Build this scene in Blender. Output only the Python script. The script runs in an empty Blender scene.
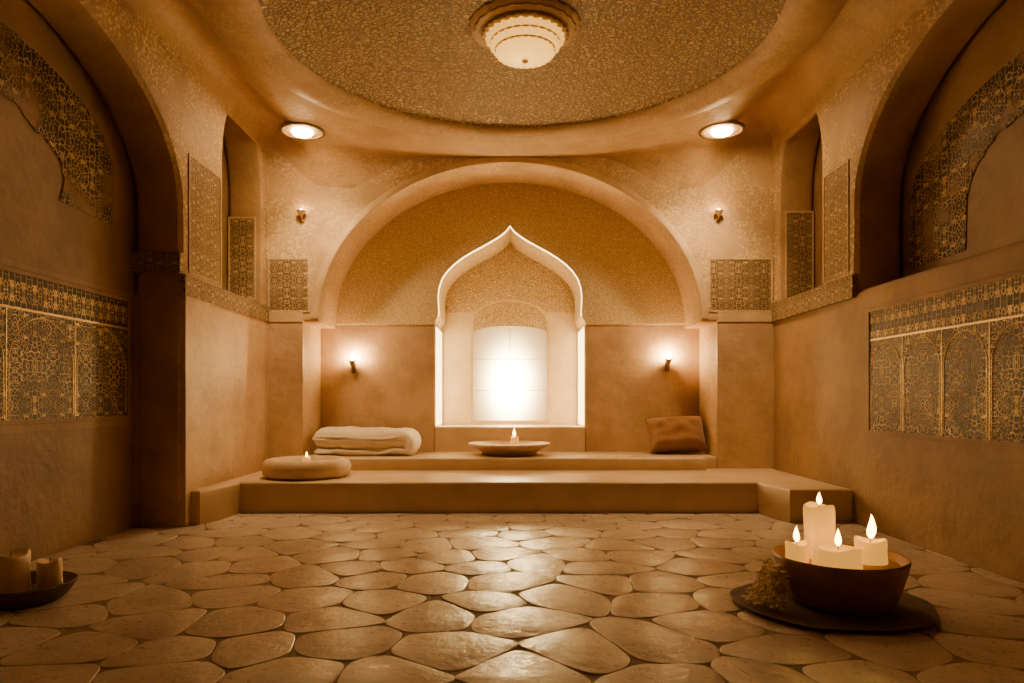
import bpy, bmesh, math, random
from mathutils import Vector, Matrix, noise
random.seed(21)
PI=math.pi
H=1.2; F=700.0; J=F*H/127.0
XL=-2.58*H; XN=-2.97*H; XR=2.80*H; XRN=3.20*H
YB=1.35*J; YA=1.48*J; YNI=1.63*J
Y0=-1.5
C=bpy.context.scene.collection

# ------------------------------------------------------------------ helpers
def link(o,parent=None):
    C.objects.link(o)
    if parent is not None: o.parent=parent
    return o
def tag(o,label,cat,group=None):
    o['label']=label; o['category']=cat
    if group: o['group']=group
    return o
def thing(name,label,cat,loc=(0,0,0),rotz=0,group=None):
    o=bpy.data.objects.new(name,None); link(o); o.location=loc; o.rotation_euler=(0,0,rotz)
    o.empty_display_size=0.1
    return tag(o,label,cat,group)
def finish(me,smooth=20):
    bm=bmesh.new(); bm.from_mesh(me)
    bmesh.ops.remove_doubles(bm,verts=bm.verts,dist=1e-5)
    bmesh.ops.recalc_face_normals(bm,faces=bm.faces)
    bm.to_mesh(me); bm.free()
    if smooth:
        for p in me.polygons: p.use_smooth=True
        me.set_sharp_from_angle(angle=math.radians(smooth))
def obj(name,bm,mat,parent=None,smooth=40):
    me=bpy.data.meshes.new(name); bm.to_mesh(me); bm.free()
    finish(me,smooth)
    if mat:
        if isinstance(mat,(list,tuple)):
            for m in mat: me.materials.append(m)
        else: me.materials.append(mat)
    return link(bpy.data.objects.new(name,me),parent)
def struct(o): o['kind']='structure'; return o
def plate_mesh(outs,axis,c0,c1,bevel=0.0):
    cu=bpy.data.curves.new('tmp','CURVE'); cu.dimensions='2D'; cu.fill_mode='BOTH'
    cu.extrude=max((c1-c0)/2-bevel,0.0005); cu.bevel_depth=bevel; cu.offset=-bevel; cu.bevel_resolution=2
    for pts in outs:
        s=cu.splines.new('POLY'); s.points.add(len(pts)-1); s.use_cyclic_u=True
        for p,q in zip(s.points,pts): p.co=(q[0],q[1],0,1)
    o=bpy.data.objects.new('tmp',cu); C.objects.link(o)
    dg=bpy.context.evaluated_depsgraph_get(); dg.update()
    me=bpy.data.meshes.new_from_object(o.evaluated_get(dg))
    bpy.data.objects.remove(o); bpy.data.curves.remove(cu)
    mid=(c0+c1)/2
    for v in me.vertices:
        u,w,d=v.co
        if axis=='y': v.co=(u,mid+d,w)
        elif axis=='x': v.co=(mid+d,u,w)
        else: v.co=(u,w,mid+d)
    return me
def plate(name,pts,axis,c0,c1,mat,bevel=0.0,parent=None,smooth=18,outs=None):
    me=plate_mesh(outs or [pts],axis,c0,c1,bevel); me.name=name
    finish(me,smooth); me.materials.clear(); me.materials.append(mat)
    for p in me.polygons: p.material_index=0
    return link(bpy.data.objects.new(name,me),parent)
def box(bm,x0,x1,y0,y1,z0,z1):
    vs=[bm.verts.new((x,y,z)) for z in (z0,z1) for y in (y0,y1) for x in (x0,x1)]
    for f in ((0,1,3,2),(4,6,7,5),(0,4,5,1),(2,3,7,6),(0,2,6,4),(1,5,7,3)): bm.faces.new([vs[i] for i in f])
def lathe(bm,prof,segs=48,cx=0,cy=0,wob=None):
    rings=[]
    for r,z in prof:
        if r<1e-6: rings.append([bm.verts.new((cx,cy,z))])
        else:
            rg=[]
            for i in range(segs):
                a=2*PI*i/segs; k=1.0 if wob is None else wob(a,z)
                rg.append(bm.verts.new((cx+r*k*math.cos(a),cy+r*k*math.sin(a),z)))
            rings.append(rg)
    for a,b in zip(rings,rings[1:]):
        if len(a)==1 and len(b)==1: continue
        for i in range(segs):
            j=(i+1)%segs
            if len(a)==1: bm.faces.new((a[0],b[i],b[j]))
            elif len(b)==1: bm.faces.new((a[i],a[j],b[0]))
            else: bm.faces.new((a[i],a[j],b[j],b[i]))
def tube(bm,pts,r,segs=8,cap=True):
    pts=[Vector(p) for p in pts]; rings=[]
    n=len(pts)
    for i,p in enumerate(pts):
        t=(pts[min(i+1,n-1)]-pts[max(i-1,0)]).normalized()
        up=Vector((0,0,1)) if abs(t.z)<0.9 else Vector((1,0,0))
        a=t.cross(up).normalized(); b=t.cross(a)
        rr=r[i] if isinstance(r,(list,tuple)) else r
        rings.append([bm.verts.new(p+a*rr*math.cos(2*PI*k/segs)+b*rr*math.sin(2*PI*k/segs)) for k in range(segs)])
    for A,B in zip(rings,rings[1:]):
        for k in range(segs):
            bm.faces.new((A[k],A[(k+1)%segs],B[(k+1)%segs],B[k]))
    if cap:
        bm.faces.new(rings[0]); bm.faces.new(rings[-1])
def ell(cx,cz,a,b,n=40,t0=0,t1=PI):
    return [(cx+a*math.cos(t0+(t1-t0)*i/n),cz+b*math.sin(t0+(t1-t0)*i/n)) for i in range(n+1)]
def sm(t): t=max(0,min(1,t)); return t*t*(3-2*t)

# ------------------------------------------------------------------ materials
def nd(nt,t,ins=None,**props):
    n=nt.nodes.new(t)
    for k,v in props.items(): setattr(n,k,v)
    for k,v in (ins or {}).items():
        s=n.inputs[k]
        if isinstance(v,bpy.types.NodeSocket): nt.links.new(v,s)
        else: s.default_value=v
    return n
def mt(nt,op,a,b=0.0,c=None):
    n=nd(nt,'ShaderNodeMath',{0:a,1:b},operation=op)
    if c is not None:
        if isinstance(c,bpy.types.NodeSocket): nt.links.new(c,n.inputs[2])
        else: n.inputs[2].default_value=c
    return n.outputs[0]
def sstep(nt,v,a,b,lo=0.0,hi=1.0):
    n=nd(nt,'ShaderNodeMapRange',{'Value':v,'From Min':a,'From Max':b,'To Min':lo,'To Max':hi},interpolation_type='SMOOTHSTEP')
    return n.outputs[0]
def mix(nt,f,a,b):
    n=nd(nt,'ShaderNodeMix',None,data_type='RGBA')
    for i,v in ((0,f),(6,a),(7,b)):
        if isinstance(v,bpy.types.NodeSocket): nt.links.new(v,n.inputs[i])
        else: n.inputs[i].default_value=v if i==0 else (*v,1.0)
    return n.outputs[2]
def newmat(name,**kw):
    m=bpy.data.materials.new(name); m.use_nodes=True
    nt=m.node_tree; b=nt.nodes['Principled BSDF']
    for k,v in kw.items():
        k=k.replace('_',' ')
        if k=='Base Color' or k=='Emission Color': v=(*v,1.0)
        b.inputs[k].default_value=v
    return m,nt,b
def setc(nt,b,s): nt.links.new(s,b.inputs['Base Color'])
def bump(nt,b,h,strength=0.4,dist=0.02):
    n=nd(nt,'ShaderNodeBump',{'Height':h,'Strength':strength,'Distance':dist}); nt.links.new(n.outputs[0],b.inputs['Normal'])
def uv(nt,mode):
    p=nd(nt,'ShaderNodeNewGeometry').outputs['Position']
    s=nd(nt,'ShaderNodeSeparateXYZ',{0:p})
    if mode=='h': return p,s.outputs[0],s.outputs[1]
    return p,mt(nt,'ADD',s.outputs[0],s.outputs[1]),s.outputs[2]
def comb(nt,u,v,w=0.0): return nd(nt,'ShaderNodeCombineXYZ',{0:u,1:v,2:w}).outputs[0]
def nz(nt,vec,scale,detail=4,rough=0.55):
    return nd(nt,'ShaderNodeTexNoise',{'Vector':vec,'Scale':scale,'Detail':detail,'Roughness':rough}).outputs[0]

def plaster(name,c1,c2,fleck=0.0,brick=False,rough=0.6,side=False):
    m,nt,b=newmat(name,Roughness=rough)
    p,u,v=uv(nt,'v')
    n1=nz(nt,p,1.7,5,.66); n2=nz(nt,p,14,4)
    lo=tuple(x*.88 for x in c1); hi=tuple(x*1.05 for x in c2)
    col=mix(nt,sstep(nt,n1,0.3,0.7),lo,hi)
    h=mt(nt,'ADD',n2,mt(nt,'MULTIPLY',n1,1.2))
    if brick:
        bt=nd(nt,'ShaderNodeTexBrick',{'Vector':comb(nt,u,v),'Color1':(1,1,1,1),'Color2':(.92,.92,.92,1),'Mortar':(.84,.84,.84,1),'Scale':1.0,'Mortar Size':.004,'Mortar Smooth':.6,'Brick Width':.26,'Row Height':.13})
        mm=nd(nt,'ShaderNodeMix',None,data_type='RGBA',blend_type='MULTIPLY'); mm.inputs[0].default_value=.45
        nt.links.new(col,mm.inputs[6]); nt.links.new(bt.outputs[0],mm.inputs[7]); col=mm.outputs[2]
        h=mt(nt,'SUBTRACT',h,mt(nt,'MULTIPLY',bt.outputs[1],.12))
    if fleck:
        f=mt(nt,'MULTIPLY',sstep(nt,nz(nt,p,34,4,.75),.50,.60),sstep(nt,nz(nt,p,2.2,1),.30,.55))
        f=mt(nt,'MULTIPLY',f,fleck)
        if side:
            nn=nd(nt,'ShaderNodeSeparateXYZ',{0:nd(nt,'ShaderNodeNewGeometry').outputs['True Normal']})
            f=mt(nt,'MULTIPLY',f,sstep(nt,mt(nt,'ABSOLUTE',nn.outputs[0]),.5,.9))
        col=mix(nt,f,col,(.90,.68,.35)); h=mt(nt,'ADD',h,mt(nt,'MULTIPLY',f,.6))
    setc(nt,b,col); bump(nt,b,h,.36,.022)
    return m
def mosaic(name,mode,scale,dark,gold,strength=.7):
    m,nt,b=newmat(name,Roughness=.5,Metallic=.1)
    p,u,v=uv(nt,mode)
    vec=comb(nt,u,v)
    ns=nd(nt,'ShaderNodeTexNoise',{'Vector':vec,'Scale':scale*.35,'Detail':2.0})
    dv=nd(nt,'ShaderNodeVectorMath',{0:ns.outputs[1],1:(.5,.5,.5)},operation='SUBTRACT').outputs[0]
    dv=nd(nt,'ShaderNodeVectorMath',{0:dv,'Scale':2.6/scale},operation='SCALE').outputs[0]
    vec=nd(nt,'ShaderNodeVectorMath',{0:vec,1:dv},operation='ADD').outputs[0]
    e=nd(nt,'ShaderNodeTexVoronoi',{'Vector':vec,'Scale':scale},feature='DISTANCE_TO_EDGE').outputs['Distance']
    k=sstep(nt,e,.02,.20)
    k=mt(nt,'MULTIPLY',k,sstep(nt,nz(nt,vec,scale*1.2,3,.6),.36,.60,.35,1.0))
    setc(nt,b,mix(nt,k,dark,gold)); bump(nt,b,k,strength,.012)
    return m
def arabesque(name,mode,a,bb,scale,dark,gold,thr=.07,metal=.15,fade=None,lo=.55):
    m,nt,b=newmat(name,Roughness=.5,Specular_IOR_Level=.3)
    p,u,v=uv(nt,mode)
    pu=mt(nt,'PINGPONG',u,a); pv=mt(nt,'PINGPONG',v,bb)
    vec=comb(nt,pu,pv)
    ns=nd(nt,'ShaderNodeTexNoise',{'Vector':vec,'Scale':scale*.45,'Detail':1.0})
    dv=nd(nt,'ShaderNodeVectorMath',{0:ns.outputs[1],1:(.5,.5,.5)},operation='SUBTRACT').outputs[0]
    dv=nd(nt,'ShaderNodeVectorMath',{0:dv,'Scale':1.7/scale},operation='SCALE').outputs[0]
    vec=nd(nt,'ShaderNodeVectorMath',{0:vec,1:dv},operation='ADD').outputs[0]
    e=nd(nt,'ShaderNodeTexVoronoi',{'Vector':vec,'Scale':scale,'Randomness':.9},feature='DISTANCE_TO_EDGE').outputs['Distance']
    f1=nd(nt,'ShaderNodeTexVoronoi',{'Vector':vec,'Scale':scale,'Randomness':.9},feature='F1').outputs['Distance']
    l1=sstep(nt,e,thr*.7,thr*2.0,1.0,0.0)
    dot=sstep(nt,f1,.08,.17,1.0,0.0)
    k=mt(nt,'MAXIMUM',l1,dot)
    k=mt(nt,'MULTIPLY',k,sstep(nt,nz(nt,p,5,3),.3,.6,lo,1.0))
    col=mix(nt,k,dark,gold)
    if fade is not None:
        fm=sstep(nt,nz(nt,p,2.6,4,.6),.48,.66)
        col=mix(nt,fm,col,fade); k=mt(nt,'MULTIPLY',k,mt(nt,'SUBTRACT',1.0,fm))
    setc(nt,b,col); nt.links.new(mt(nt,'MULTIPLY',k,metal),b.inputs['Metallic'])
    bump(nt,b,k,1.0,.03)
    return m
def stone(name,c1,c2,rough=.5,scale=3.0,bs=.3):
    m,nt,b=newmat(name,Roughness=rough)
    p=nd(nt,'ShaderNodeNewGeometry').outputs['Position']
    n1=nz(nt,p,scale,5,.6); n2=nz(nt,p,scale*9,3)
    setc(nt,b,mix(nt,sstep(nt,n1,.3,.7),c1,c2)); bump(nt,b,mt(nt,'ADD',n1,mt(nt,'MULTIPLY',n2,.4)),bs,.015)
    return m
def emis(name,col,s):
    m,nt,b=newmat(name,Base_Color=col,Emission_Color=col,Emission_Strength=s,Roughness=.4)
    return m

M={}
M['lower']=plaster('lower_plaster',(.51,.335,.19),(.61,.415,.245),brick=True,rough=.5)
M['lower_shaded']=plaster('shaded_dado_plaster',(.29,.165,.075),(.37,.222,.105),brick=True,rough=.65)  # darker copy of the lower plaster, side-wall shade put into the colour
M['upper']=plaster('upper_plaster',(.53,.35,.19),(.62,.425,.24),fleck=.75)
M['upper_shaded']=plaster('shaded_side_plaster',(.35,.212,.10),(.44,.277,.138),fleck=.75,side=True)  # upper plaster darkened, the dimness of the side walls is in the base colour
M['ceil']=plaster('ceiling_plaster',(.48,.31,.162),(.57,.38,.205),fleck=.3)
M['recess']=plaster('shaded_recess_plaster',(.22,.125,.055),(.29,.17,.078))  # dark tone carries the shade of the side recesses
M['trim']=plaster('trim_plaster',(.58,.395,.22),(.66,.465,.27))
M['mosaic']=mosaic('gold_mosaic','v',36,(.62,.46,.25),(.95,.77,.46),.5)
M['mosaic_fine']=mosaic('niche_mosaic','v',32,(.42,.295,.135),(.90,.70,.38),.8)
M['dome']=mosaic('dome_mosaic','h',22,(.22,.15,.07),(.63,.46,.235),1.0)
GD=(.055,.032,.0145); GG=(.84,.60,.29)
M['frieze']=arabesque('frieze_arabesque','v',.21,.29,27,GD,GG,.05,.2,None,.4)
M['header']=arabesque('header_arabesque','v',.06,.11,25,GD,GG,.06,.2,None,.45)
M['panel']=arabesque('panel_arabesque','v',.16,.16,30,(.19,.118,.056),(.66,.465,.24),.055,.15)
M['arch_lat']=arabesque('arch_arabesque','v',.2,.22,21,(.055,.032,.014),(.58,.39,.185),.06,.15,fade=(.245,.142,.064))
M['gold'],_,_=newmat('aged_gold',Base_Color=(.66,.46,.21),Metallic=.5,Roughness=.45)
M['bronze'],_,_=newmat('dark_bronze',Base_Color=(.20,.12,.055),Metallic=.2,Roughness=.65)
M['step']=stone('step_stone',(.53,.37,.22),(.64,.46,.285),.42,2.5)
M['basin']=stone('basin_stone',(.52,.37,.22),(.64,.465,.29),.6,6)
M['dish']=stone('dish_stone',(.44,.295,.17),(.56,.395,.235),.5,6)
M['clay']=stone('clay',(.34,.17,.066),(.46,.24,.10),.5,10,.8)
M['darkwood']=stone('dark_tray',(.09,.054,.027),(.15,.09,.046),.75,6)
M['soil']=stone('bowl_wax',(.42,.25,.09),(.56,.36,.14),.6,14)
m,nt,b=newmat('lamp_glass',Base_Color=(.5,.28,.08),Emission_Color=(1.0,.49,.075),Roughness=.4)
s=nd(nt,'ShaderNodeSeparateXYZ',{0:nd(nt,'ShaderNodeNewGeometry').outputs['Position']})
nt.links.new(sstep(nt,s.outputs[2],3.44*H,3.66*H,2.5,1.5),b.inputs['Emission Strength'])
M['ceramic']=m
M['bulb']=emis('bulb_glow',(1.0,.66,.28),170)
M['flame']=emis('flame_glow',(1.0,.57,.12),24)
M['flame_wall']=emis('wall_flame_glow',(1.0,.61,.22),900)
M['strip']=emis('added_niche_glow',(1.0,.72,.33),6.5)  # emission added to make the niche arch edge and jambs look brightly lit
m,nt,b=newmat('window_glass',Base_Color=(.45,.33,.18),Roughness=.5,Emission_Color=(1.0,.70,.29))
p=nd(nt,'ShaderNodeNewGeometry').outputs['Position']; s=nd(nt,'ShaderNodeSeparateXYZ',{0:p})
dx=mt(nt,'DIVIDE',s.outputs[0],.60*H); dz=mt(nt,'DIVIDE',mt(nt,'SUBTRACT',s.outputs[2],1.20*H),.95*H)
d2=mt(nt,'ADD',mt(nt,'MULTIPLY',dx,dx),mt(nt,'MULTIPLY',dz,dz))
g1=mt(nt,'MULTIPLY',mt(nt,'EXPONENT',mt(nt,'MULTIPLY',d2,-9.0)),95.0)
g2=mt(nt,'MULTIPLY',mt(nt,'EXPONENT',mt(nt,'MULTIPLY',d2,-2.2)),3.0)
nt.links.new(mt(nt,'ADD',mt(nt,'ADD',g1,g2),.3),b.inputs['Emission Strength'])
M['window']=m
M['wick'],_,_=newmat('wick_black',Base_Color=(.02,.015,.01),Roughness=.9)
def wax(name,col,em=0):
    m,nt,b=newmat(name,Base_Color=col,Roughness=.5,Emission_Color=(1.0,.44,.05),Emission_Strength=em)
    p=nd(nt,'ShaderNodeNewGeometry').outputs['Position']
    bump(nt,b,nz(nt,p,22,3),.35,.014)
    return m
M['wax']=wax('candle_wax',(.86,.68,.45))
M['wax_lit']=wax('glowing_candle_wax',(.60,.34,.055),.9)  # own emission stands in for flame light passing through the wax
def fabric(name,c1,c2,scale=120,bs=.4):
    m,nt,b=newmat(name,Roughness=.95)
    p=nd(nt,'ShaderNodeNewGeometry').outputs['Position']
    n1=nz(nt,p,4,4); n2=nz(nt,p,scale,3)
    setc(nt,b,mix(nt,n1,c1,c2)); bump(nt,b,n2,bs,.014); b.inputs['Sheen Weight'].default_value=.25
    return m
M['towel']=fabric('towel_fabric',(.76,.65,.49),(.86,.75,.59),55,.9)
M['cushion']=fabric('cushion_fabric',(.24,.11,.042),(.32,.155,.062),70,.6)
M['herb']=stone('dried_flower',(.90,.72,.48),(.95,.80,.58),.8,30)
M['stem']=stone('dried_stem',(.70,.50,.28),(.8,.60,.37),.8,30)

m,nt,b=newmat('flagstone',Roughness=.4)
at=nd(nt,'ShaderNodeAttribute',None,attribute_name='tint')
p=nd(nt,'ShaderNodeNewGeometry').outputs['Position']
n1=nz(nt,p,3.2,5,.64); n2=nz(nt,p,22,4,.6)
base=mix(nt,sstep(nt,n1,.28,.72),(.53,.415,.31),(.80,.665,.535))
base=mix(nt,mt(nt,'MULTIPLY',at.outputs['Fac'],.7),base,(.45,.35,.26))
setc(nt,b,base)
nt.links.new(sstep(nt,n2,.3,.7,.25,.42),b.inputs['Roughness'])
bump(nt,b,mt(nt,'ADD',n1,mt(nt,'MULTIPLY',n2,.25)),.5,.026)
M['flag']=m
M['grout'],_,_=newmat('grout',Base_Color=(.28,.20,.13),Roughness=.9)

# ------------------------------------------------------------------ floor
def build_floor():
    bm=bmesh.new(); lay=bm.verts.layers.float.new('tint')
    x0,x1,y0,y1=XN-.15,XR+.25,Y0,1.17*J
    sx,sy=.50,.41
    pts=[]
    rows=int((y1-y0)/sy)+4; cols=int((x1-x0)/sx)+4
    for j in range(-2,rows):
        for i in range(-2,cols):
            if random.random()<.07: continue
            pts.append(Vector((x0+(i+.5*(j%2))*sx+random.uniform(-.16,.16),y0+j*sy+random.uniform(-.13,.13))))
    for k,c in enumerate(pts):
        if not(x0<c.x<x1 and y0<c.y<y1): continue
        poly=[c+Vector(d) for d in ((-1,-1),(1,-1),(1,1),(-1,1))]
        for q in pts:
            if q is c or (q-c).length>1.8: continue
            mid=(c+q)/2; n=(q-c).normalized(); out=[]
            for a,bq in zip(poly,poly[1:]+poly[:1]):
                da=(a-mid).dot(n); db=(bq-mid).dot(n)
                if da<=0: out.append(a)
                if (da<0)!=(db<0) and abs(da-db)>1e-9: out.append(a+(bq-a)*(da/(da-db)))
            poly=out
            if len(poly)<3: break
        if len(poly)<3: continue
        cen=sum(poly,Vector((0,0)))/len(poly)
        poly=[q for i,q in enumerate(poly) if (q-poly[i-1]).length>.03]
        for f_ in (.18,.24,.25):
            np=[]
            for a,bq in zip(poly,poly[1:]+poly[:1]):
                np+= [a*(1-f_)+bq*f_, a*f_+bq*(1-f_)]
            poly=np
        tint=random.random()**1.3; tilt=Vector((random.uniform(-.007,.007),random.uniform(-.007,.007)))
        dz=random.uniform(-.003,0)
        rings=[]
        for ins,z in ((.0003,-.05),(.0003,-.0040),(.003,-.0013),(.009,0.0)):
            rg=[]
            for q in poly:
                d=q-cen; L=d.length; w=.011*noise.noise(Vector((q.x*6,q.y*6,k)))
                pq=cen+d*((L-ins*1.15+w)/L)
                v=bm.verts.new((pq.x,pq.y,min(z+dz+(pq-cen).dot(tilt) if z>-.04 else z,0.001))); v[lay]=tint; rg.append(v)
            rings.append(rg)
        n=len(poly)
        for A,B in zip(rings,rings[1:]):
            for i in range(n): bm.faces.new((A[i],A[(i+1)%n],B[(i+1)%n],B[i]))
        bm.faces.new(rings[-1])
    g=[bm.verts.new(q) for q in ((x0-.3,y0-.3,-.007),(x1+.3,y0-.3,-.007),(x1+.3,y1+.3,-.007),(x0-.3,y1+.3,-.007))]
    f=bm.faces.new(g); f.material_index=1
    me=bpy.data.meshes.new('floor'); bm.to_mesh(me); bm.free()
    finish(me,12)
    me.materials.append(M['flag']); me.materials.append(M['grout'])
    return struct(link(bpy.data.objects.new('floor',me)))
build_floor()

# ------------------------------------------------------------------ walls
ZT=4.25*H
c0_,c1_=1.15*J,1.332*J
carc=list(reversed(ell((c0_+c1_)/2,3.15*H,(c1_-c0_)/2,.72*H,32)))
a0,a1=.44*J,1.0*J
arc=ell(.72*J,2.52*H,.28*J,.91*H,48)
pts=[(Y0,0),(a0,0)]+list(reversed(arc))+[(a1,0),(c0_,0)]+carc+[(c1_,0),(YB+.3,0),(YB+.3,ZT),(Y0,ZT)]
struct(plate('wall_left',pts,'x',XN,XL,M['upper_shaded'],.10))
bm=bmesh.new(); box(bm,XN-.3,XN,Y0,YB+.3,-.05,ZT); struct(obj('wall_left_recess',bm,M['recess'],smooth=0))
ZLED=1.90*H
R_=.12
prof=[(XR,-.05),(XR,ZLED-R_)]+[(XR+R_-R_*math.cos(a),ZLED-R_+R_*math.sin(a)) for a in [PI/2*i/8 for i in range(1,9)]]+[(XRN+.25,ZLED),(XRN+.25,-.05)]
struct(plate('wall_right_dado',prof,'y',Y0,YB+.3,M['lower_shaded'],0,smooth=20))
b0,b1=.45*J,1.03*J
arc=ell(.74*J,2.60*H,.29*J,.98*H,48)
ZL2=ZLED-.14
pts=[(Y0,ZL2),(b0,ZL2)]+list(reversed(arc))+[(b1,ZL2),(c0_,ZL2)]+carc+[(c1_,ZL2),(YB+.3,ZL2),(YB+.3,ZT),(Y0,ZT)]
struct(plate('wall_right',pts,'x',XR,XRN,M['upper_shaded'],.10))
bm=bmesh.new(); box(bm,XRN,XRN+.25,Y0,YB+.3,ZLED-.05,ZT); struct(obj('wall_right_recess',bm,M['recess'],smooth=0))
ZS=1.83*H
hw=2.20*H; aw=2.03*H
arc=ell(0,ZS+.03*H,aw,1.66*H,64)
pts=[(XL-.35,-.02),(-hw,-.02),(-hw,ZS),(-aw,ZS)]+list(reversed(arc))+[(aw,ZS),(hw,ZS),(hw,-.02),(XR+.35,-.02),(XR+.35,ZT),(XL-.35,ZT)]
struct(plate('wall_back',pts,'y',YB,YA+.02,M['upper'],.05))
o_=ell(0,ZS+.03*H,aw+.10,1.66*H+.08,64); i_=ell(0,ZS+.03*H,aw+.0,1.66*H+.0,64)
struct(plate('trim_1',o_+list(reversed(i_)),'y',YB-.02,YB+.02,M['trim'],.015))
# alcove wall with the pointed niche
half=[(.874,0.0),(.874,1.88),(.868,1.915),(.846,1.945),(.833,1.98),(.832,2.04),(.838,2.13),(.840,2.22),(.828,2.31),(.795,2.41),(.735,2.50),(.655,2.58),(.557,2.655),(.445,2.725),(.332,2.785),(.223,2.845),(.128,2.905),(.05,2.965),(0,3.03)]
niche=[(x*H,z*H) for x,z in half]+[(-x*H,z*H) for x,z in reversed(half[:-1])]
pts=[(-2.5*H,-.02)]+list(reversed(niche))+[(2.5*H,-.02),(2.5*H,ZT),(-2.5*H,ZT)]
pts[1]=(pts[1][0],-.02); pts[len(niche)]=(pts[len(niche)][0],-.02)
struct(plate('wall_alcove',pts,'y',YA,YNI,M['lower'],.02))
ZTY=1.88*H
up=[(x,z) for x,z in niche if z>ZTY]
pts=[(2.3*H,ZTY),(2.3*H,3.75*H),(-2.3*H,3.75*H),(-2.3*H,ZTY),(-.874*H,ZTY)]+list(reversed(up))+[(.874*H,ZTY)]
struct(plate('wall_tympanum',pts,'y',YA-.03,YA+.01,M['mosaic'],.006))
def offs(pts,d):
    out=[]
    for i,(x,z) in enumerate(pts):
        xa,za=pts[max(i-1,0)]; xb,zb=pts[min(i+1,len(pts)-1)]
        tx,tz=xb-xa,zb-za; L=math.hypot(tx,tz) or 1
        out.append((x+tz/L*d,z-tx/L*d))
    return out
arch_only=[(x,z) for x,z in niche if z>1.95*H]
M['niche']=plaster('niche_plaster',(.68,.53,.30),(.75,.595,.35))
struct(plate('trim_2',offs(arch_only,.014)+list(reversed(offs(arch_only,.0))),'y',YA-.036,YA,M['niche'],.004))
# added glowing strip imitating a lit soffit behind the edge, then mosaic lining the vault of the niche head
t=thing('added_glow_strip','added thin glowing strip imitating the lit pointed arch edge of the niche','added glow strip',(0,YA+.03,1.95*H))
o=plate('added_soffit_glow',offs(arch_only,-.001)+list(reversed(offs(arch_only,-.007))),'y',YA-.01,YA+.036,M['strip'])
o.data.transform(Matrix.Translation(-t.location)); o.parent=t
o=plate('strip_edge',offs(arch_only,-.001)+list(reversed(offs(arch_only,-.009))),'y',YA+.037,YA+.047,M['niche'])
o.data.transform(Matrix.Translation(-t.location)); o.parent=t
struct(plate('wall_niche_vault',offs(arch_only,-.001)+list(reversed(offs(arch_only,-.012))),'y',YA+.050,YNI-.012,M['mosaic_fine']))
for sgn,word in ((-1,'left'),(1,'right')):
    t=thing('added_jamb_panel','added thin glowing sheet lining the %s jamb of the pointed niche'%word,'added glow sheet',(sgn*(.874*H-.004),YA+.02,.687*H))  # added emitters, imitate bright jambs and brighten the niche
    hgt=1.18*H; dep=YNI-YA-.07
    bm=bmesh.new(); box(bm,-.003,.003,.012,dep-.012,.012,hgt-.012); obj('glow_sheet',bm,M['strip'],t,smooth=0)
    bm=bmesh.new()
    for q in ((0,.012,0,hgt),(dep-.012,dep,0,hgt),(.012,dep-.012,0,.012),(.012,dep-.012,hgt-.012,hgt)): box(bm,-.0035,.0035,*q)
    obj('frame',bm,M['niche'],t,smooth=0)
# niche back with window opening
wh=.50*H; w0=.72*H
win=[(wh,w0),(wh,1.98*H),(.49*H,2.05*H),(.45*H,2.13*H),(.36*H,2.20*H),(.22*H,2.255*H),(.1*H,2.28*H),(0,2.285*H)]
win=win+[(-x,z) for x,z in reversed(win[:-1])]
outer=[(-1.3*H,-.02),(1.3*H,-.02),(1.3*H,3.4*H),(-1.3*H,3.4*H)]
struct(plate('wall_niche',None,'y',YNI-.01,YNI+.16,M['niche'],0,outs=[outer,win]))
zt=2.12*H
upw=[(x,z) for x,z in win if z>zt]
pts=[(1.0*H,zt),(1.0*H,3.2*H),(-1.0*H,3.2*H),(-1.0*H,zt),(-.46*H,zt)]+list(reversed(upw))+[(.46*H,zt)]
struct(plate('wall_niche_tympanum',pts,'y',YNI-.034,YNI-.011,M['mosaic_fine'],.004))
w=bpy.data.objects.new('window_1',None); link(w); w.location=(0,YNI+.03,w0); struct(w)
def local(o,root):
    o.data.transform(Matrix.Translation(-root.location)); o.parent=root; return o
local(plate('window_pane',[(x*.99,z) for x,z in win],'y',YNI+.03,YNI+.05,M['window']),w)
inner=[(x*.95,w0+.02+(z-w0)*.978) for x,z in win]
local(plate('window_frame',None,'y',YNI+.0,YNI+.029,M['niche'],0,outs=[win,inner]),w)
bm=bmesh.new(); box(bm,-.005,.005,YNI+.020,YNI+.029,w0+.02,1.92*H)
for zz in (1.12*H,1.52*H): box(bm,-wh*.95,wh*.95,YNI+.020,YNI+.029,zz,zz+.010)
local(obj('window_muntin',bm,M['niche'],smooth=0),w)
topl=[(x,z) for x,z in inner if z>1.95*H]
xw=inner[0][0]
scoop=[(xw*math.cos(PI-PI*i/20),1.86*H+.09*H*math.sin(PI*i/20)) for i in range(0,21)]
local(plate('window_lattice',topl+scoop,'y',YNI+.012,YNI+.024,M['mosaic_fine'],0),w)

# trims (springing bands)
bm=bmesh.new(); box(bm,XL-.01,XL+.03,a1+.0,YB+.05,1.83*H,1.99*H); struct(obj('trim_3',bm,M['panel'],smooth=0))
bm=bmesh.new(); box(bm,XR-.03,XR+.02,b1-.0,YB+.05,1.83*H,2.02*H); struct(obj('trim_4',bm,M['panel'],smooth=0))
bm=bmesh.new(); box(bm,XL-.01,-hw,YB-.025,YB+.05,1.83*H,1.93*H); struct(obj('trim_5',bm,M['trim'],smooth=0))
bm=bmesh.new(); box(bm,hw,XR+.01,YB-.025,YB+.05,1.83*H,1.93*H); struct(obj('trim_6',bm,M['trim'],smooth=0))
bm=bmesh.new(); box(bm,XN-.01,XL-.01,a1-.03,a1+.05,2.0*H,2.16*H); struct(obj('trim_7',bm,M['panel'],smooth=0))
bm=bmesh.new(); box(bm,XN+.001,XL+.018,a1+.03,YB+.02,0,1.84*H); struct(obj('wall_left_dado',bm,M['lower'],smooth=0))
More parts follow.
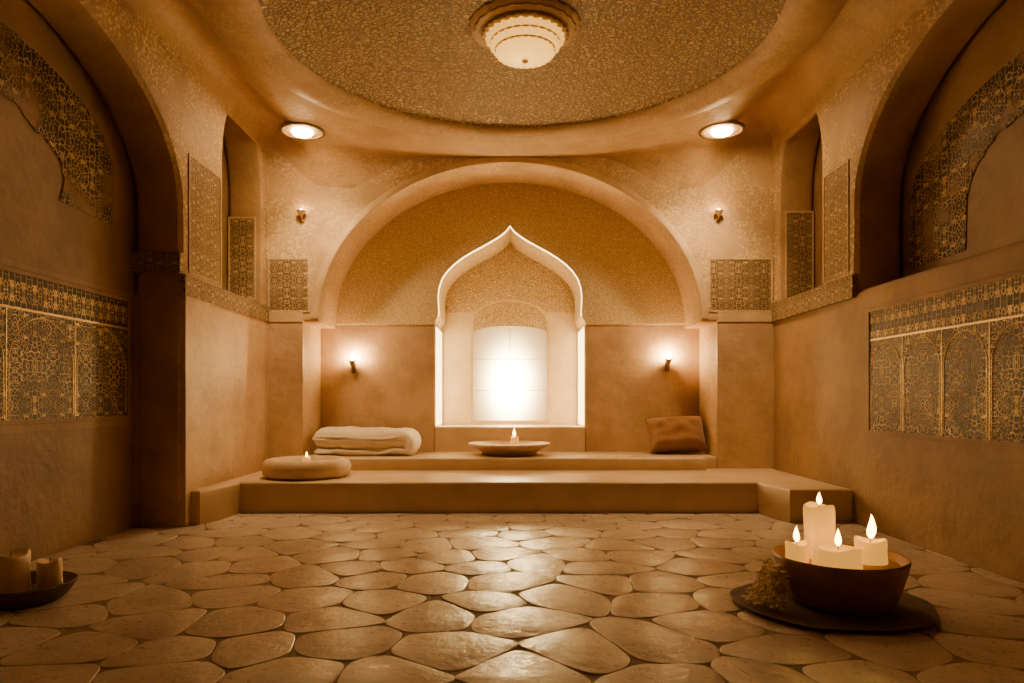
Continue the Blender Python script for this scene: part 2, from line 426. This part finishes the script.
bm=bmesh.new(); box(bm,XL-.01,-hw-.0,YB-.015,YB+.05,0,1.83*H); struct(obj('wall_back_dado',bm,M['lower'],smooth=0))
bm=bmesh.new(); box(bm,hw+.0,XR+.01,YB-.015,YB+.05,0,1.83*H); struct(obj('wall_back_dado',bm,M['lower'],smooth=0))

# steps
Z1=.274*H; Z2=.40*H
pts=[(XL+.01,1.02*J),(-2.49*H,1.02*J),(-2.41*H,1.06*J),(-2.39*H,1.124*J),(2.19*H,1.124*J),(2.21*H,1.08*J),(2.28*H,1.035*J),(XR-.01,1.035*J),(XR-.01,YB),(XL+.01,YB)]
struct(plate('lower_step',pts,'z',-.02,Z1,M['step'],.03))
pts=[(-2.03*H,1.31*J),(2.03*H,1.31*J),(2.03*H,YB-.03),(2.19*H,YB-.03),(2.19*H,YA),(-2.19*H,YA),(-2.19*H,YB-.03),(-2.03*H,YB-.03)]
struct(plate('upper_step',pts,'z',Z1-.02,Z2,M['step'],.025))
bm=bmesh.new(); box(bm,-.872*H,.872*H,YA-.03,YNI-.01,Z2-.02,.685*H)
bmesh.ops.bevel(bm,geom=bm.edges[:],offset=.02,segments=2,affect='EDGES'); struct(obj('niche_sill',bm,M['step'],smooth=20))

# ------------------------------------------------------------------ ceiling
CX,CY,RD=.08*H,.895*J,1.93*H
ZC=3.58*H
def ceil_z(x,y):
    t=sm((abs(x)-1.98*H)/(.62*H))
    z=ZC+.42*H*t
    def cove(dist,r):
        if r<=0 or dist>=r: return 0
        q=1-max(dist,0)/r
        return r*(1-math.sqrt(max(0,1-q*q)))
    rb=.42*sm((abs(x)-.9*H)/(.9*H))
    d=max(cove(YB-y,rb),cove(x-XL,.42),cove(XR-x,.42))
    return z-d
bm=bmesh.new(); NS=320; NR=70
x0,x1,y0,y1=XL-.05,XR+.05,Y0,YB+.05
rings=[]
for k in range(NR+1):
    rg=[]
    for i in range(NS):
        a=2*PI*i/NS; c,s=math.cos(a),math.sin(a)
        tx=((x1-CX) if c>0 else (x0-CX))/c if abs(c)>1e-9 else 1e9
        ty=((y1-CY) if s>0 else (y0-CY))/s if abs(s)>1e-9 else 1e9
        T=min(tx,ty)
        t=RD+(T-RD)*k/NR if T>RD else T
        x,y=CX+c*t,CY+s*t
        rg.append(bm.verts.new((x,y,ceil_z(x,y) if k else ZC)))
    rings.append(rg)
for A,B in zip(rings,rings[1:]):
    for i in range(NS): bm.faces.new((A[i],A[(i+1)%NS],B[(i+1)%NS],B[i]))
struct(obj('ceiling',bm,M['ceil'],smooth=60))
bm=bmesh.new()
lathe(bm,[(RD+.26,ZC+.02),(RD+.21,ZC-.010),(RD+.12,ZC-.040),(RD+.02,ZC-.055),(RD-.07,ZC-.050),(RD-.14,ZC-.026),(RD-.19,ZC+.008),(RD-.215,ZC+.05)],160,CX,CY)
struct(obj('trim_8',bm,M['ceil'],smooth=60))
bm=bmesh.new(); RI=RD-.205; rise=.13*H
prof=[(RI*math.sin(PI/2*k/24),ZC+.03+rise*math.cos(PI/2*k/24)) for k in range(24,-1,-1)]
prof[-1]=(0,prof[-1][1])
lathe(bm,prof,128,CX,CY); struct(obj('ceiling_dome',bm,M['dome'],smooth=60))
ZDM=ZC+.03+rise

# ------------------------------------------------------------------ wall ornaments
def side_panel(label,plane,sign,u0,u1,z0,z1,group='carved lattice panels beside the arches',axis='x',mat='panel'):
    uc=(u0+u1)/2
    loc=(plane,uc,z0) if axis=='x' else (uc,plane,z0)
    t=thing('lattice_panel',label,'wall panel',loc,0,group)
    d=.006; fr=.011; fw=.022
    def bx(bm,ua,ub,za,zb,dep):
        lo,hi=sorted((plane,plane+sign*dep))
        if axis=='x': box(bm,lo-loc[0],hi-loc[0],ua-loc[1],ub-loc[1],za-z0,zb-z0)
        else: box(bm,ua-loc[0],ub-loc[0],lo-loc[1],hi-loc[1],za-z0,zb-z0)
    bm=bmesh.new(); bx(bm,u0+fw*.5,u1-fw*.5,z0+fw*.5,z1-fw*.5,d); obj('lattice',bm,M[mat],t,smooth=0)
    bm=bmesh.new()
    bx(bm,u0,u1,z0,z0+fw,fr); bx(bm,u0,u1,z1-fw,z1,fr); bx(bm,u0,u0+fw,z0+fw,z1-fw,fr); bx(bm,u1-fw,u1,z0+fw,z1-fw,fr)
    obj('frame',bm,M['upper_shaded'] if axis=='x' else M['upper'],t,smooth=0)
    return t
side_panel('tall narrow carved lattice panel on the left wall beside the left arch',XL,1,1.018*J,1.131*J,2.02*H,2.98*H)
side_panel('short carved lattice panel inside the shaded recess of the left corner',c1_-.002,-1,XN+.02,XL-.10,2.05*H,2.92*H,axis='y')
side_panel('tall carved lattice panel on the right wall beside the right arch',XR,-1,1.048*J,1.132*J,2.06*H,2.99*H)
side_panel('carved lattice panel inside the shaded recess of the right corner',c1_-.002,-1,XR+.10,XRN-.02,2.05*H,2.98*H,axis='y')
side_panel('square carved lattice panel left of the large central arch',YB,-1,-2.57*H,-2.13*H,1.935*H,2.51*H,axis='y')
side_panel('square carved lattice panel right of the large central arch',YB,-1,2.11*H,2.79*H,1.935*H,2.51*H,axis='y')

def frieze(label,plane,sign,u1,step,n,z0,z1):
    u0=u1-step*n
    t=thing('arabesque_frieze',label,'wall frieze',(plane,(u0+u1)/2,z0),0,'large gold arabesque friezes')
    L=t.location.copy()
    def bx(bm,ua,ub,za,zb,dep,d0=0):
        lo,hi=sorted((plane+sign*d0,plane+sign*dep))
        box(bm,lo-L.x,hi-L.x,ua-L.y,ub-L.y,za-z0,zb-z0)
    hb=(z1-z0)*.24; zb=z1-hb
    bm=bmesh.new()
    fw=.03
    bx(bm,u0-fw,u1+fw,z0-fw,z0,.022); bx(bm,u0-fw,u1+fw,z1,z1+fw,.022); bx(bm,u1,u1+fw,z0,z1,.022); bx(bm,u0-fw,u0,z0,z1,.022)
    bx(bm,u0-fw-.05,u1+fw+.05,z0-fw-.06,z0-fw-.01,.01); bx(bm,u0-fw-.05,u1+fw+.05,z1+fw+.01,z1+fw+.05,.01)
    obj('frame',bm,M['lower_shaded'],t,smooth=0)
    bm=bmesh.new(); bx(bm,u0,u1,zb+.010,z1,.01); obj('header_band',bm,M['header'],t,smooth=0)
    bm=bmesh.new(); bx(bm,u0,u1,zb-.006,zb+.010,.014); obj('gold_rail',bm,M['gold'],t,smooth=0)
    for k in range(n):
        a,b=u1-step*(k+1),u1-step*k
        bm=bmesh.new(); bx(bm,a+.005,b-.004,z0,zb-.006,.01); obj('lattice',bm,M['frieze'],t,smooth=0)
        bm=bmesh.new(); bx(bm,a-.004,a+.005,z0,zb-.006,.014); obj('divider',bm,M['gold'],t,smooth=0)
        w=(step-.05)/2; c=(a+b)/2; top=zb-.04; spr=top-w*.9
        pp=[(c-w,z0+.02),(c-w,spr)]
        for i in range(1,11):
            s=i/10; pp.append((c-w*math.cos(s*PI/2),spr+(top-spr)*(math.sin(s*PI/2)**1.25)))
        pp+= [(2*c-x,z) for x,z in reversed(pp[:-1])]
        bm=bmesh.new(); tube(bm,[(sign*.011,x-L.y,z-z0) for x,z in pp],.005,6); obj('arch_bead',bm,M['gold'],t,smooth=40)
    return t
frieze('gold arabesque frieze in the recess of the left wall above the unlit candles',XN,1,.982*J,.118*J,4,.88*H,1.76*H)
frieze('gold arabesque frieze on the right wall above the bowl of burning candles',XR,-1,.985*J,.082*J,6,.765*H,1.68*H)

def arch_lattice(label,x0,x1,c,ho,hi,zb,so,ro,si,ri):
    inner=[(c-hi,zb)]+list(reversed(ell(c,si,hi,ri,60)))+[(c+hi,zb)]
    inner=[(y+.10*noise.noise(Vector((y*2.5,z*2.5,4)))+.04*noise.noise(Vector((y*11,z*11,1))),z+.10*noise.noise(Vector((y*2.5,z*2.5,9)))+.04*noise.noise(Vector((y*11,z*11,7)))) for y,z in inner]
    out=[(c+ho,zb)]+ell(c,so,ho,ro,36)+[(c-ho,zb)]+inner
    t=thing('arch_lattice',label,'wall ornament',(x0,c,zb),0,'arched lattice bands in the side recesses')
    o=plate('lattice',out,'x',x0,x1,M['arch_lat'],.003)
    o.data.transform(Matrix.Translation((-x0,-c,-zb))); o.parent=t
    d=(x1-x0) if x0<0 else 0
    bm=bmesh.new()
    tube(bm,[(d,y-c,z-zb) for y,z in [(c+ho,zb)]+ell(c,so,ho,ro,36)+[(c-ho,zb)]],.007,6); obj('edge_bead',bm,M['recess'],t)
arch_lattice('arched band of carved lattice high in the left recess',XN+.002,XN+.010,.70*J,.247*J,.14*J,2.30*H,2.72*H,.50*H,2.45*H,.33*H)
arch_lattice('arched band of carved lattice high in the right recess',XRN-.010,XRN-.002,.74*J,.275*J,.15*J,2.05*H,2.55*H,.64*H,2.42*H,.40*H)

# ------------------------------------------------------------------ lamps
t=thing('ceiling_lamp','glowing tiered ceramic lamp under the patterned dome','ceiling lamp',(CX+.03*H,CY+.035*J,ZDM-.345*H))
def P(l,k=1.0): return [(r*H*k,z*H) for r,z in l]
KL=.98
bm=bmesh.new(); lathe(bm,P([(0,.352),(.40,.350),(.415,.335),(.40,.320),(.38,.314),(.375,.302),(.345,.292),(.27,.29)],KL),96,wob=lambda a,z:1+.018*math.cos(a*24)); obj('medallion',bm,M['trim'],t)
bm=bmesh.new(); lathe(bm,P([(.27,.295),(.31,.292),(.322,.280),(.316,.268),(.295,.262),(.26,.268)],KL),160,wob=lambda a,z:1+.022*math.cos(a*32)); obj('rim_ring',bm,M['trim'],t)
wob=lambda a,z: 1+.05*math.cos(a*26)
bm=bmesh.new(); lathe(bm,P([(.275,.275),(.286,.260),(.28,.238),(.258,.225),(.246,.218)],KL),208,wob=wob); obj('shade_tier',bm,M['ceramic'],t)
bm=bmesh.new(); lathe(bm,P([(.242,.218),(.255,.207),(.246,.186),(.222,.172),(.212,.165)],KL),208,wob=wob); obj('shade_tier',bm,M['ceramic'],t)
bm=bmesh.new(); lathe(bm,P([(.206,.165),(.216,.155),(.203,.134),(.17,.117),(.115,.105),(.05,.099),(0,.098)],KL),208,wob=lambda a,z:1+.05*math.cos(a*26)*(1 if z>.115*H else .2)); obj('shade_bowl',bm,M['ceramic'],t)
bm=bmesh.new()
for z,r in ((.221,.252),(.169,.218)):
    lathe(bm,[((r*KL+.010*math.cos(q))*H,(z+.007*math.sin(q))*H) for q in [2*PI*k/8 for k in range(9)]],64)
obj('shade_band',bm,M['gold'],t)
bm=bmesh.new(); lathe(bm,P([(0,.100),(.022,.098),(.026,.086),(.012,.077),(0,.075)]),20); obj('finial',bm,M['gold'],t)

def downlight(x,label):
    y=1.217*J; z=ceil_z(x,y)
    t=thing('downlight',label,'downlight',(x,y,z),0,'round ceiling downlights')
    bm=bmesh.new(); lathe(bm,P([(.215,.005),(.215,-.008),(.198,-.016),(.182,-.016),(.172,-.010),(.17,.0)]),48); obj('trim_ring',bm,M['bronze'],t)
    bm=bmesh.new(); lathe(bm,P([(.175,-.008),(.15,-.006),(0,-.004)]),48); obj('dish',bm,M['bronze'],t)
    bm=bmesh.new(); lathe(bm,P([(0,-.006),(.095,-.006),(.10,-.018),(.085,-.038),(.045,-.050),(0,-.053)]),32); obj('bulb',bm,M['bulb'],t)
    l=bpy.data.lights.new('downlight_beam','SPOT'); l.energy=330; l.color=(1,.67,.305); l.spot_size=math.radians(106); l.spot_blend=.95; l.shadow_soft_size=.12
    lo=bpy.data.objects.new('downlight_beam',l); C.objects.link(lo); lo.parent=t; lo.location=(0,0,-.075)
    lo.rotation_euler=(math.radians(15),math.radians(6 if x>0 else -6),0)
downlight(-1.99*H,'round downlight with dark ring in the ceiling, left side')
downlight(2.03*H,'round downlight with dark ring in the ceiling, right side')

def flame_bm(r,h):
    bm=bmesh.new()
    lathe(bm,[(0,0),(r*.55,h*.07),(r*.9,h*.2),(r,h*.34),(r*.85,h*.52),(r*.5,h*.74),(r*.2,h*.91),(0,h)],16)
    for v in bm.verts:
        q=v.co.z/h; v.co.x+=r*.45*math.sin(q*3.0)*q; v.co.y*=.9
    return bm
def torch(x,z,label):
    t=thing('wall_torch',label,'wall torch',(x,YA,z),0,'small burning torches in the alcove')
    bm=bmesh.new(); box(bm,-.03,.03,-.018,0,-.16,.0); bmesh.ops.bevel(bm,geom=bm.edges[:],offset=.008,segments=2,affect='EDGES'); obj('back_plate',bm,M['bronze'],t)
    bm=bmesh.new(); tube(bm,[(0,-.01,-.11),(0,-.06,-.13),(0,-.105,-.10),(0,-.115,-.05)],.011,8); obj('arm',bm,M['bronze'],t)
    bm=bmesh.new(); lathe(bm,[(0,-.06),(.02,-.055),(.028,-.03),(.042,.0),(.052,.012),(.052,.018),(.042,.014),(.0,.004)],24,0,-.115); obj('cup',bm,M['bronze'],t)
    o=obj('flame',flame_bm(.03,.11),M['flame_wall'],t); o.location=(0,-.115,.008)
torch(-1.82*H,1.44*H,'small burning torch on the alcove wall above the folded towel')
torch(1.83*H,1.46*H,'small burning torch on the alcove wall above the brown cushion')
M['sconce']=emis('sconce_glow',(1,.62,.24),85)
def sconce(x,label):
    t=thing('wall_sconce',label,'wall sconce',(x,YB,2.98*H),0,'gold sconces flanking the large arch')
    k=.6
    bm=bmesh.new(); lathe(bm,[(r*k,z*k) for r,z in [(0,-.10),(.02,-.10),(.03,-.07),(.05,-.04),(.085,.0),(.10,.03),(.09,.03),(.06,.0),(0,-.02)]],24,0,-.08); obj('cup',bm,M['gold'],t)
    bm=bmesh.new(); tube(bm,[(0,-.005,-.075),(0,-.035,-.08),(0,-.08,-.057)],.009,8); box(bm,-.025,.025,-.014,0,-.11,-.03); obj('bracket',bm,M['gold'],t)
    bm=bmesh.new(); lathe(bm,[(r*k,z*k) for r,z in [(0,-.02),(.03,-.01),(.045,.02),(.03,.055),(0,.07)]],16,0,-.08); obj('bulb',bm,M['sconce'],t)
sconce(-2.2*H,'small gold sconce on the upper wall left of the large arch')
sconce(2.2*H,'small gold sconce on the upper wall right of the large arch')

# ------------------------------------------------------------------ candles
def candle(loc,r,h,label,lit=True,group=None,fl=(.016,.075),seed=0):
    t=thing('candle',label,'candle',loc,random.uniform(0,6),group)
    rnd=random.Random(seed); ph=rnd.uniform(0,6)
    bm=bmesh.new(); q=.045
    lathe(bm,[(0,0),(r*.97,0),(r,h*.04),(r*.985,h*.3),(r*.97,h*.55),(r*.99,h*.8),(r*.985,h*.92),(r*.94,h*.985),(r*.87,h),(r*.75,h-.010),(r*.4,h-.020),(0,h-.022)],48,
          wob=lambda a,z:1+q*math.sin(3*a+ph+z*9)+.6*q*math.sin(7*a-ph)*(z/h))
    for v in bm.verts:      # softened, uneven melted rim
        if v.co.z>h*.85: v.co.z+=.012*math.sin(2*math.atan2(v.co.y,v.co.x)+ph)*(math.hypot(v.co.x,v.co.y)/r)
    obj('wax',bm,M['wax_lit'] if lit else M['wax'],t,smooth=60)
    bm=bmesh.new(); tube(bm,[(0,0,h-.03),(.001,0,h-.005),(.003,0,h+.012)],.0025,6); obj('wick',bm,M['wick'],t)
    if lit:
        o=obj('flame',flame_bm(*fl),M['flame'],t,smooth=80); o.location=(.002,0,h+.002)
    return t

# clay bowl with burning candles
bx_,by_=1.615*H,.622*J
t=thing('round_tray','dark round tray on the floor beneath the clay bowl','tray',(bx_-.06,by_-.02,0.002))
bm=bmesh.new(); lathe(bm,P([(0,.0),(.38,.0),(.42,.006),(.45,.014),(.455,.018),(.44,.018),(.40,.011),(.36,.008),(0,.008)]),64,wob=lambda a,z:1+.03*math.sin(2*a+1)+.018*math.sin(5*a)+.01*math.sin(9*a+2))
obj('tray_body',bm,M['darkwood'],t)
zb=.0105*H
t=thing('clay_bowl','wide brown clay bowl on the floor holding burning candles','bowl',(bx_,by_,zb))
bm=bmesh.new(); lathe(bm,P([(0,.0),(.22,.0),(.24,.012),(.262,.06),(.28,.12),(.295,.17),(.303,.205),(.308,.222),(.302,.232),(.29,.228),(.28,.21),(.272,.19),(.262,.17)]),64,wob=lambda a,z:1+.012*math.sin(3*a+.5)+.006*math.sin(8*a)); obj('bowl_body',bm,M['clay'],t)
bm=bmesh.new(); lathe(bm,P([(.277,.195),(.2,.2),(.1,.198),(0,.2)]),48); obj('wax_bed',bm,M['soil'],t)
zc=zb+.2005*H
G='burning candles in the clay bowl'
candle((bx_-.075,by_+.10,zc),.088,.315,'tall pillar candle at the back of the clay bowl',True,G,(.017,.075),1)
candle((bx_-.075,by_-.14,zc),.132,.115,'widest low candle at the front of the clay bowl',True,G,(.020,.10),2)
candle((bx_+.165,by_-.03,zc),.088,.135,'candle with the tallest flame at the right of the clay bowl',True,G,(.025,.145),3)
candle((bx_-.25,by_-.0,zc),.064,.11,'small candle at the left rim of the clay bowl',True,G,(.018,.095),4)
# dried flowers at bowl's left
t=thing('dried_flowers','clump of pale dried flowers leaning against the left of the clay bowl','dried flowers',(bx_-.40,by_-.07,.025))
rnd=random.Random(5)
bs=bmesh.new(); bf=bmesh.new()
for k in range(60):
    a=rnd.uniform(-1.2,1.2); L=rnd.uniform(.05,.16)
    p0=Vector((rnd.uniform(-.02,.04),rnd.uniform(-.10,.09),rnd.uniform(.03,.21)))
    d=Vector((-math.cos(a),math.sin(a)*.9,0))
    pts=[p0+d*L*s+Vector((0,0,.05*math.sin(s*PI)-p0.z*s*s*.6)) for s in (0,.25,.5,.75,1)]
    tube(bs,pts,.0025,5)
    for q in range(5):
        c=pts[-1-(q%4)]+Vector([rnd.uniform(-.02,.02) for _ in range(3)]); c.z=max(c.z,.018)
        bmesh.ops.create_icosphere(bf,subdivisions=1,radius=rnd.uniform(.010,.020),matrix=Matrix.Translation(c)@Matrix.Scale(.6,4,(0,0,1)))
obj('stems',bs,M['stem'],t)
o=obj('blossoms',bf,M['herb'],t,smooth=0); o['kind']='stuff'

# left foreground dish with unlit candles
lx,ly=-2.42*H,.632*J
t=thing('dark_dish','dark shallow dish at the left wall holding two unlit candles','dish',(lx,ly,0.002))
bm=bmesh.new(); lathe(bm,P([(0,.0),(.17,.0),(.2,.02),(.235,.06),(.252,.09),(.245,.095),(.225,.078),(.19,.04),(0,.035)],.92),56); obj('dish_body',bm,M['darkwood'],t)
G='unlit candles in the dark dish'
candle((lx-.04,ly-.05,.0385*H),.102,.25,'thick unlit cream candle, the taller one in the dark dish',False,G,seed=8)
candle((lx+.13,ly+.04,.0385*H),.066,.19,'thin unlit cream candle, the shorter one in the dark dish',False,G,seed=9)

# stone basin on the lower step
sx_,sy_=-1.93*H,1.205*J
t=thing('stone_basin','round thick stone basin on the lower step by the towel','basin',(sx_,sy_,Z1))
bm=bmesh.new(); lathe(bm,P([(0,0),(.36,0),(.40,.03),(.41,.09),(.40,.14),(.37,.165),(.33,.175),(.29,.165),(.26,.13),(.24,.10),(0,.09)]),64,wob=lambda a,z:1+.012*math.sin(3*a)); obj('basin_body',bm,M['basin'],t,smooth=60)
candle((sx_,sy_,Z1+.092*H),.045,.11,'small burning candle standing in the stone basin',True,None,(.014,.06),12)
# wide dish on the upper step
dx_,dy_=-.01*H,1.395*J
t=thing('offering_dish','wide shallow stone dish on the upper step before the niche','dish',(dx_,dy_,Z2))
bm=bmesh.new(); lathe(bm,P([(0,0),(.27,0),(.30,.015),(.31,.04),(.36,.07),(.435,.10),(.45,.115),(.445,.13),(.42,.13),(.35,.11),(.2,.085),(0,.08)]),64); obj('dish_body',bm,M['dish'],t,smooth=50)
candle((dx_+.06*H,dy_,Z2+.083*H),.05,.135,'burning candle in the wide dish before the niche',True,None,(.022,.11),13)

# folded towel : plump upper layer over a thin lower one, joined by the rounded fold at the right
tw=1.08*H; td=.56*H
t=thing('folded_towel','thick white towel folded in two on the upper step, left','towel',(-1.575*H,1.405*J,Z2))
def towel():
    bm=bmesh.new()
    half=tw/2; rb=.042*H; rt=.112*H
    zb_=rb; zt_=2*rb+rt*.80; nL=40; path=[]
    rf=(zt_-zb_)/2
    for i in range(nL+1): path.append((-half+.02+(tw-.02-rf*1.5)*i/nL,zb_,rb))
    for i in range(1,12):
        s=i/12; a=-PI/2+PI*s; path.append((half-rf*1.5+rf*.75*math.cos(a),(zb_+zt_)/2+rf*math.sin(a),rb+(rt-rb)*s))
    for i in range(nL+1): path.append((half-rf*1.5-(tw-rf*1.5)*i/nL,zt_,rt))
    n=len(path); NY=24; rows=[]
    for j in range(NY+1):
        v=math.sin((-1+2*j/NY)*PI/2)
        edge=max(.04,(1-abs(v)**5))**.5
        up=[];dn=[]
        for i,(x,z,hh) in enumerate(path):
            xa,za,_=path[max(i-1,0)]; xb,zb2,_=path[min(i+1,n-1)]
            tx,tz=xb-xa,zb2-za; L=math.hypot(tx,tz); nx,nz_=-tz/L,tx/L
            e=min(i,n-1-i)/2.6; ee=math.sqrt(max(0,1-(1-min(e,1))**2))
            k=hh*edge*max(ee,.12)*1.02
            wv=.04*noise.noise(Vector((x*2.4,v*1.6,z*3)))+.035*noise.noise(Vector((x*6,v*4,z*6)))+.012*noise.noise(Vector((x*18,v*10,z*10)))
            yy=v*td/2+.04*noise.noise(Vector((x*3.2,z*6,v*.5)))
            up.append(bm.verts.new((x+nx*k,yy,max(z+nz_*k+wv*.6,0.001)))); dn.append(bm.verts.new((x-nx*k,yy,max(z-nz_*k+wv*.6,0.001))))
        rows.append(up+list(reversed(dn)))
    m_=len(rows[0])
    for A,B in zip(rows,rows[1:]):
        for i in range(m_): bm.faces.new((A[i],A[(i+1)%m_],B[(i+1)%m_],B[i]))
    bm.faces.new(rows[0]); bm.faces.new(rows[-1])
    return bm
obj('towel_cloth',towel(),M['towel'],t,smooth=70)

# cushion
t=thing('floor_cushion','brown cushion leaning in the right corner of the alcove','cushion',(1.86*H,1.42*J,Z2))
def pillow(w,h,d,n=22):
    bm=bmesh.new(); top=[];bot=[]
    for j in range(n+1):
        ra=[];rb=[]
        for i in range(n+1):
            u=-1+2*i/n; v=-1+2*j/n
            x=u*w/2*(1-.14*(1-v*v)*abs(u)**3-.05*v*v); y=v*h/2*(1-.14*(1-u*u)*abs(v)**3-.05*u*u)
            k=((1-u**4)*(1-v**4))**.55*d/2
            k+= .05*noise.noise(Vector((u*2.2,v*2.2,3)))*(1-u**4)*(1-v**4)
            if i in(0,n) or j in(0,n):
                q=bm.verts.new((x,y,0)); ra.append(q); rb.append(q)
            else:
                ra.append(bm.verts.new((x,y,k))); rb.append(bm.verts.new((x,y,-k)))
        top.append(ra);bot.append(rb)
    for j in range(n):
        for i in range(n):
            bm.faces.new((top[j][i],top[j][i+1],top[j+1][i+1],top[j+1][i]))
            bm.faces.new((bot[j][i],bot[j+1][i],bot[j+1][i+1],bot[j][i+1]))
    return bm
TR=Matrix.Translation((0,0,.20*H))@Matrix.Rotation(math.radians(62),4,'X')@Matrix.Rotation(math.radians(3),4,'Z')
bm=pillow(.68*H,.44*H,.34*H); bm.transform(TR)
mz=min(v.co.z for v in bm.verts)
bm.transform(Matrix.Translation((0,0,-mz)))
obj('cushion_cover',bm,M['cushion'],t,smooth=80)
bm=bmesh.new(); n=22; loop=[]; w_,h_=.68*H,.44*H
for u,v in [(-1+2*i/n,-1) for i in range(n)]+[(1,-1+2*i/n) for i in range(n)]+[(1-2*i/n,1) for i in range(n)]+[(-1,1-2*i/n) for i in range(n+1)]:
    loop.append((u*w_/2*(1-.14*(1-v*v)*abs(u)**3-.05*v*v),v*h_/2*(1-.14*(1-u*u)*abs(v)**3-.05*u*u),0))
tube(bm,loop,.007,6)
bm.transform(TR); bm.transform(Matrix.Translation((0,0,-mz+.0)))
obj('piping',bm,M['cushion'],t)

# ------------------------------------------------------------------ world + camera
wd=bpy.data.worlds.new('world'); bpy.context.scene.world=wd; wd.use_nodes=True
nt=wd.node_tree
bg=nt.nodes['Background']; bg.inputs[0].default_value=(1.0,.6,.3,1); bg.inputs[1].default_value=.006
cam=bpy.data.cameras.new('camera'); co=bpy.data.objects.new('camera',cam); C.objects.link(co)
co.location=(0,0,H); co.rotation_euler=(PI/2,0,0)
cam.sensor_width=36; cam.lens=F/1024*36; cam.shift_y=58.5/1024; cam.shift_x=2/1024
cam.clip_start=.05
bpy.context.scene.camera=co
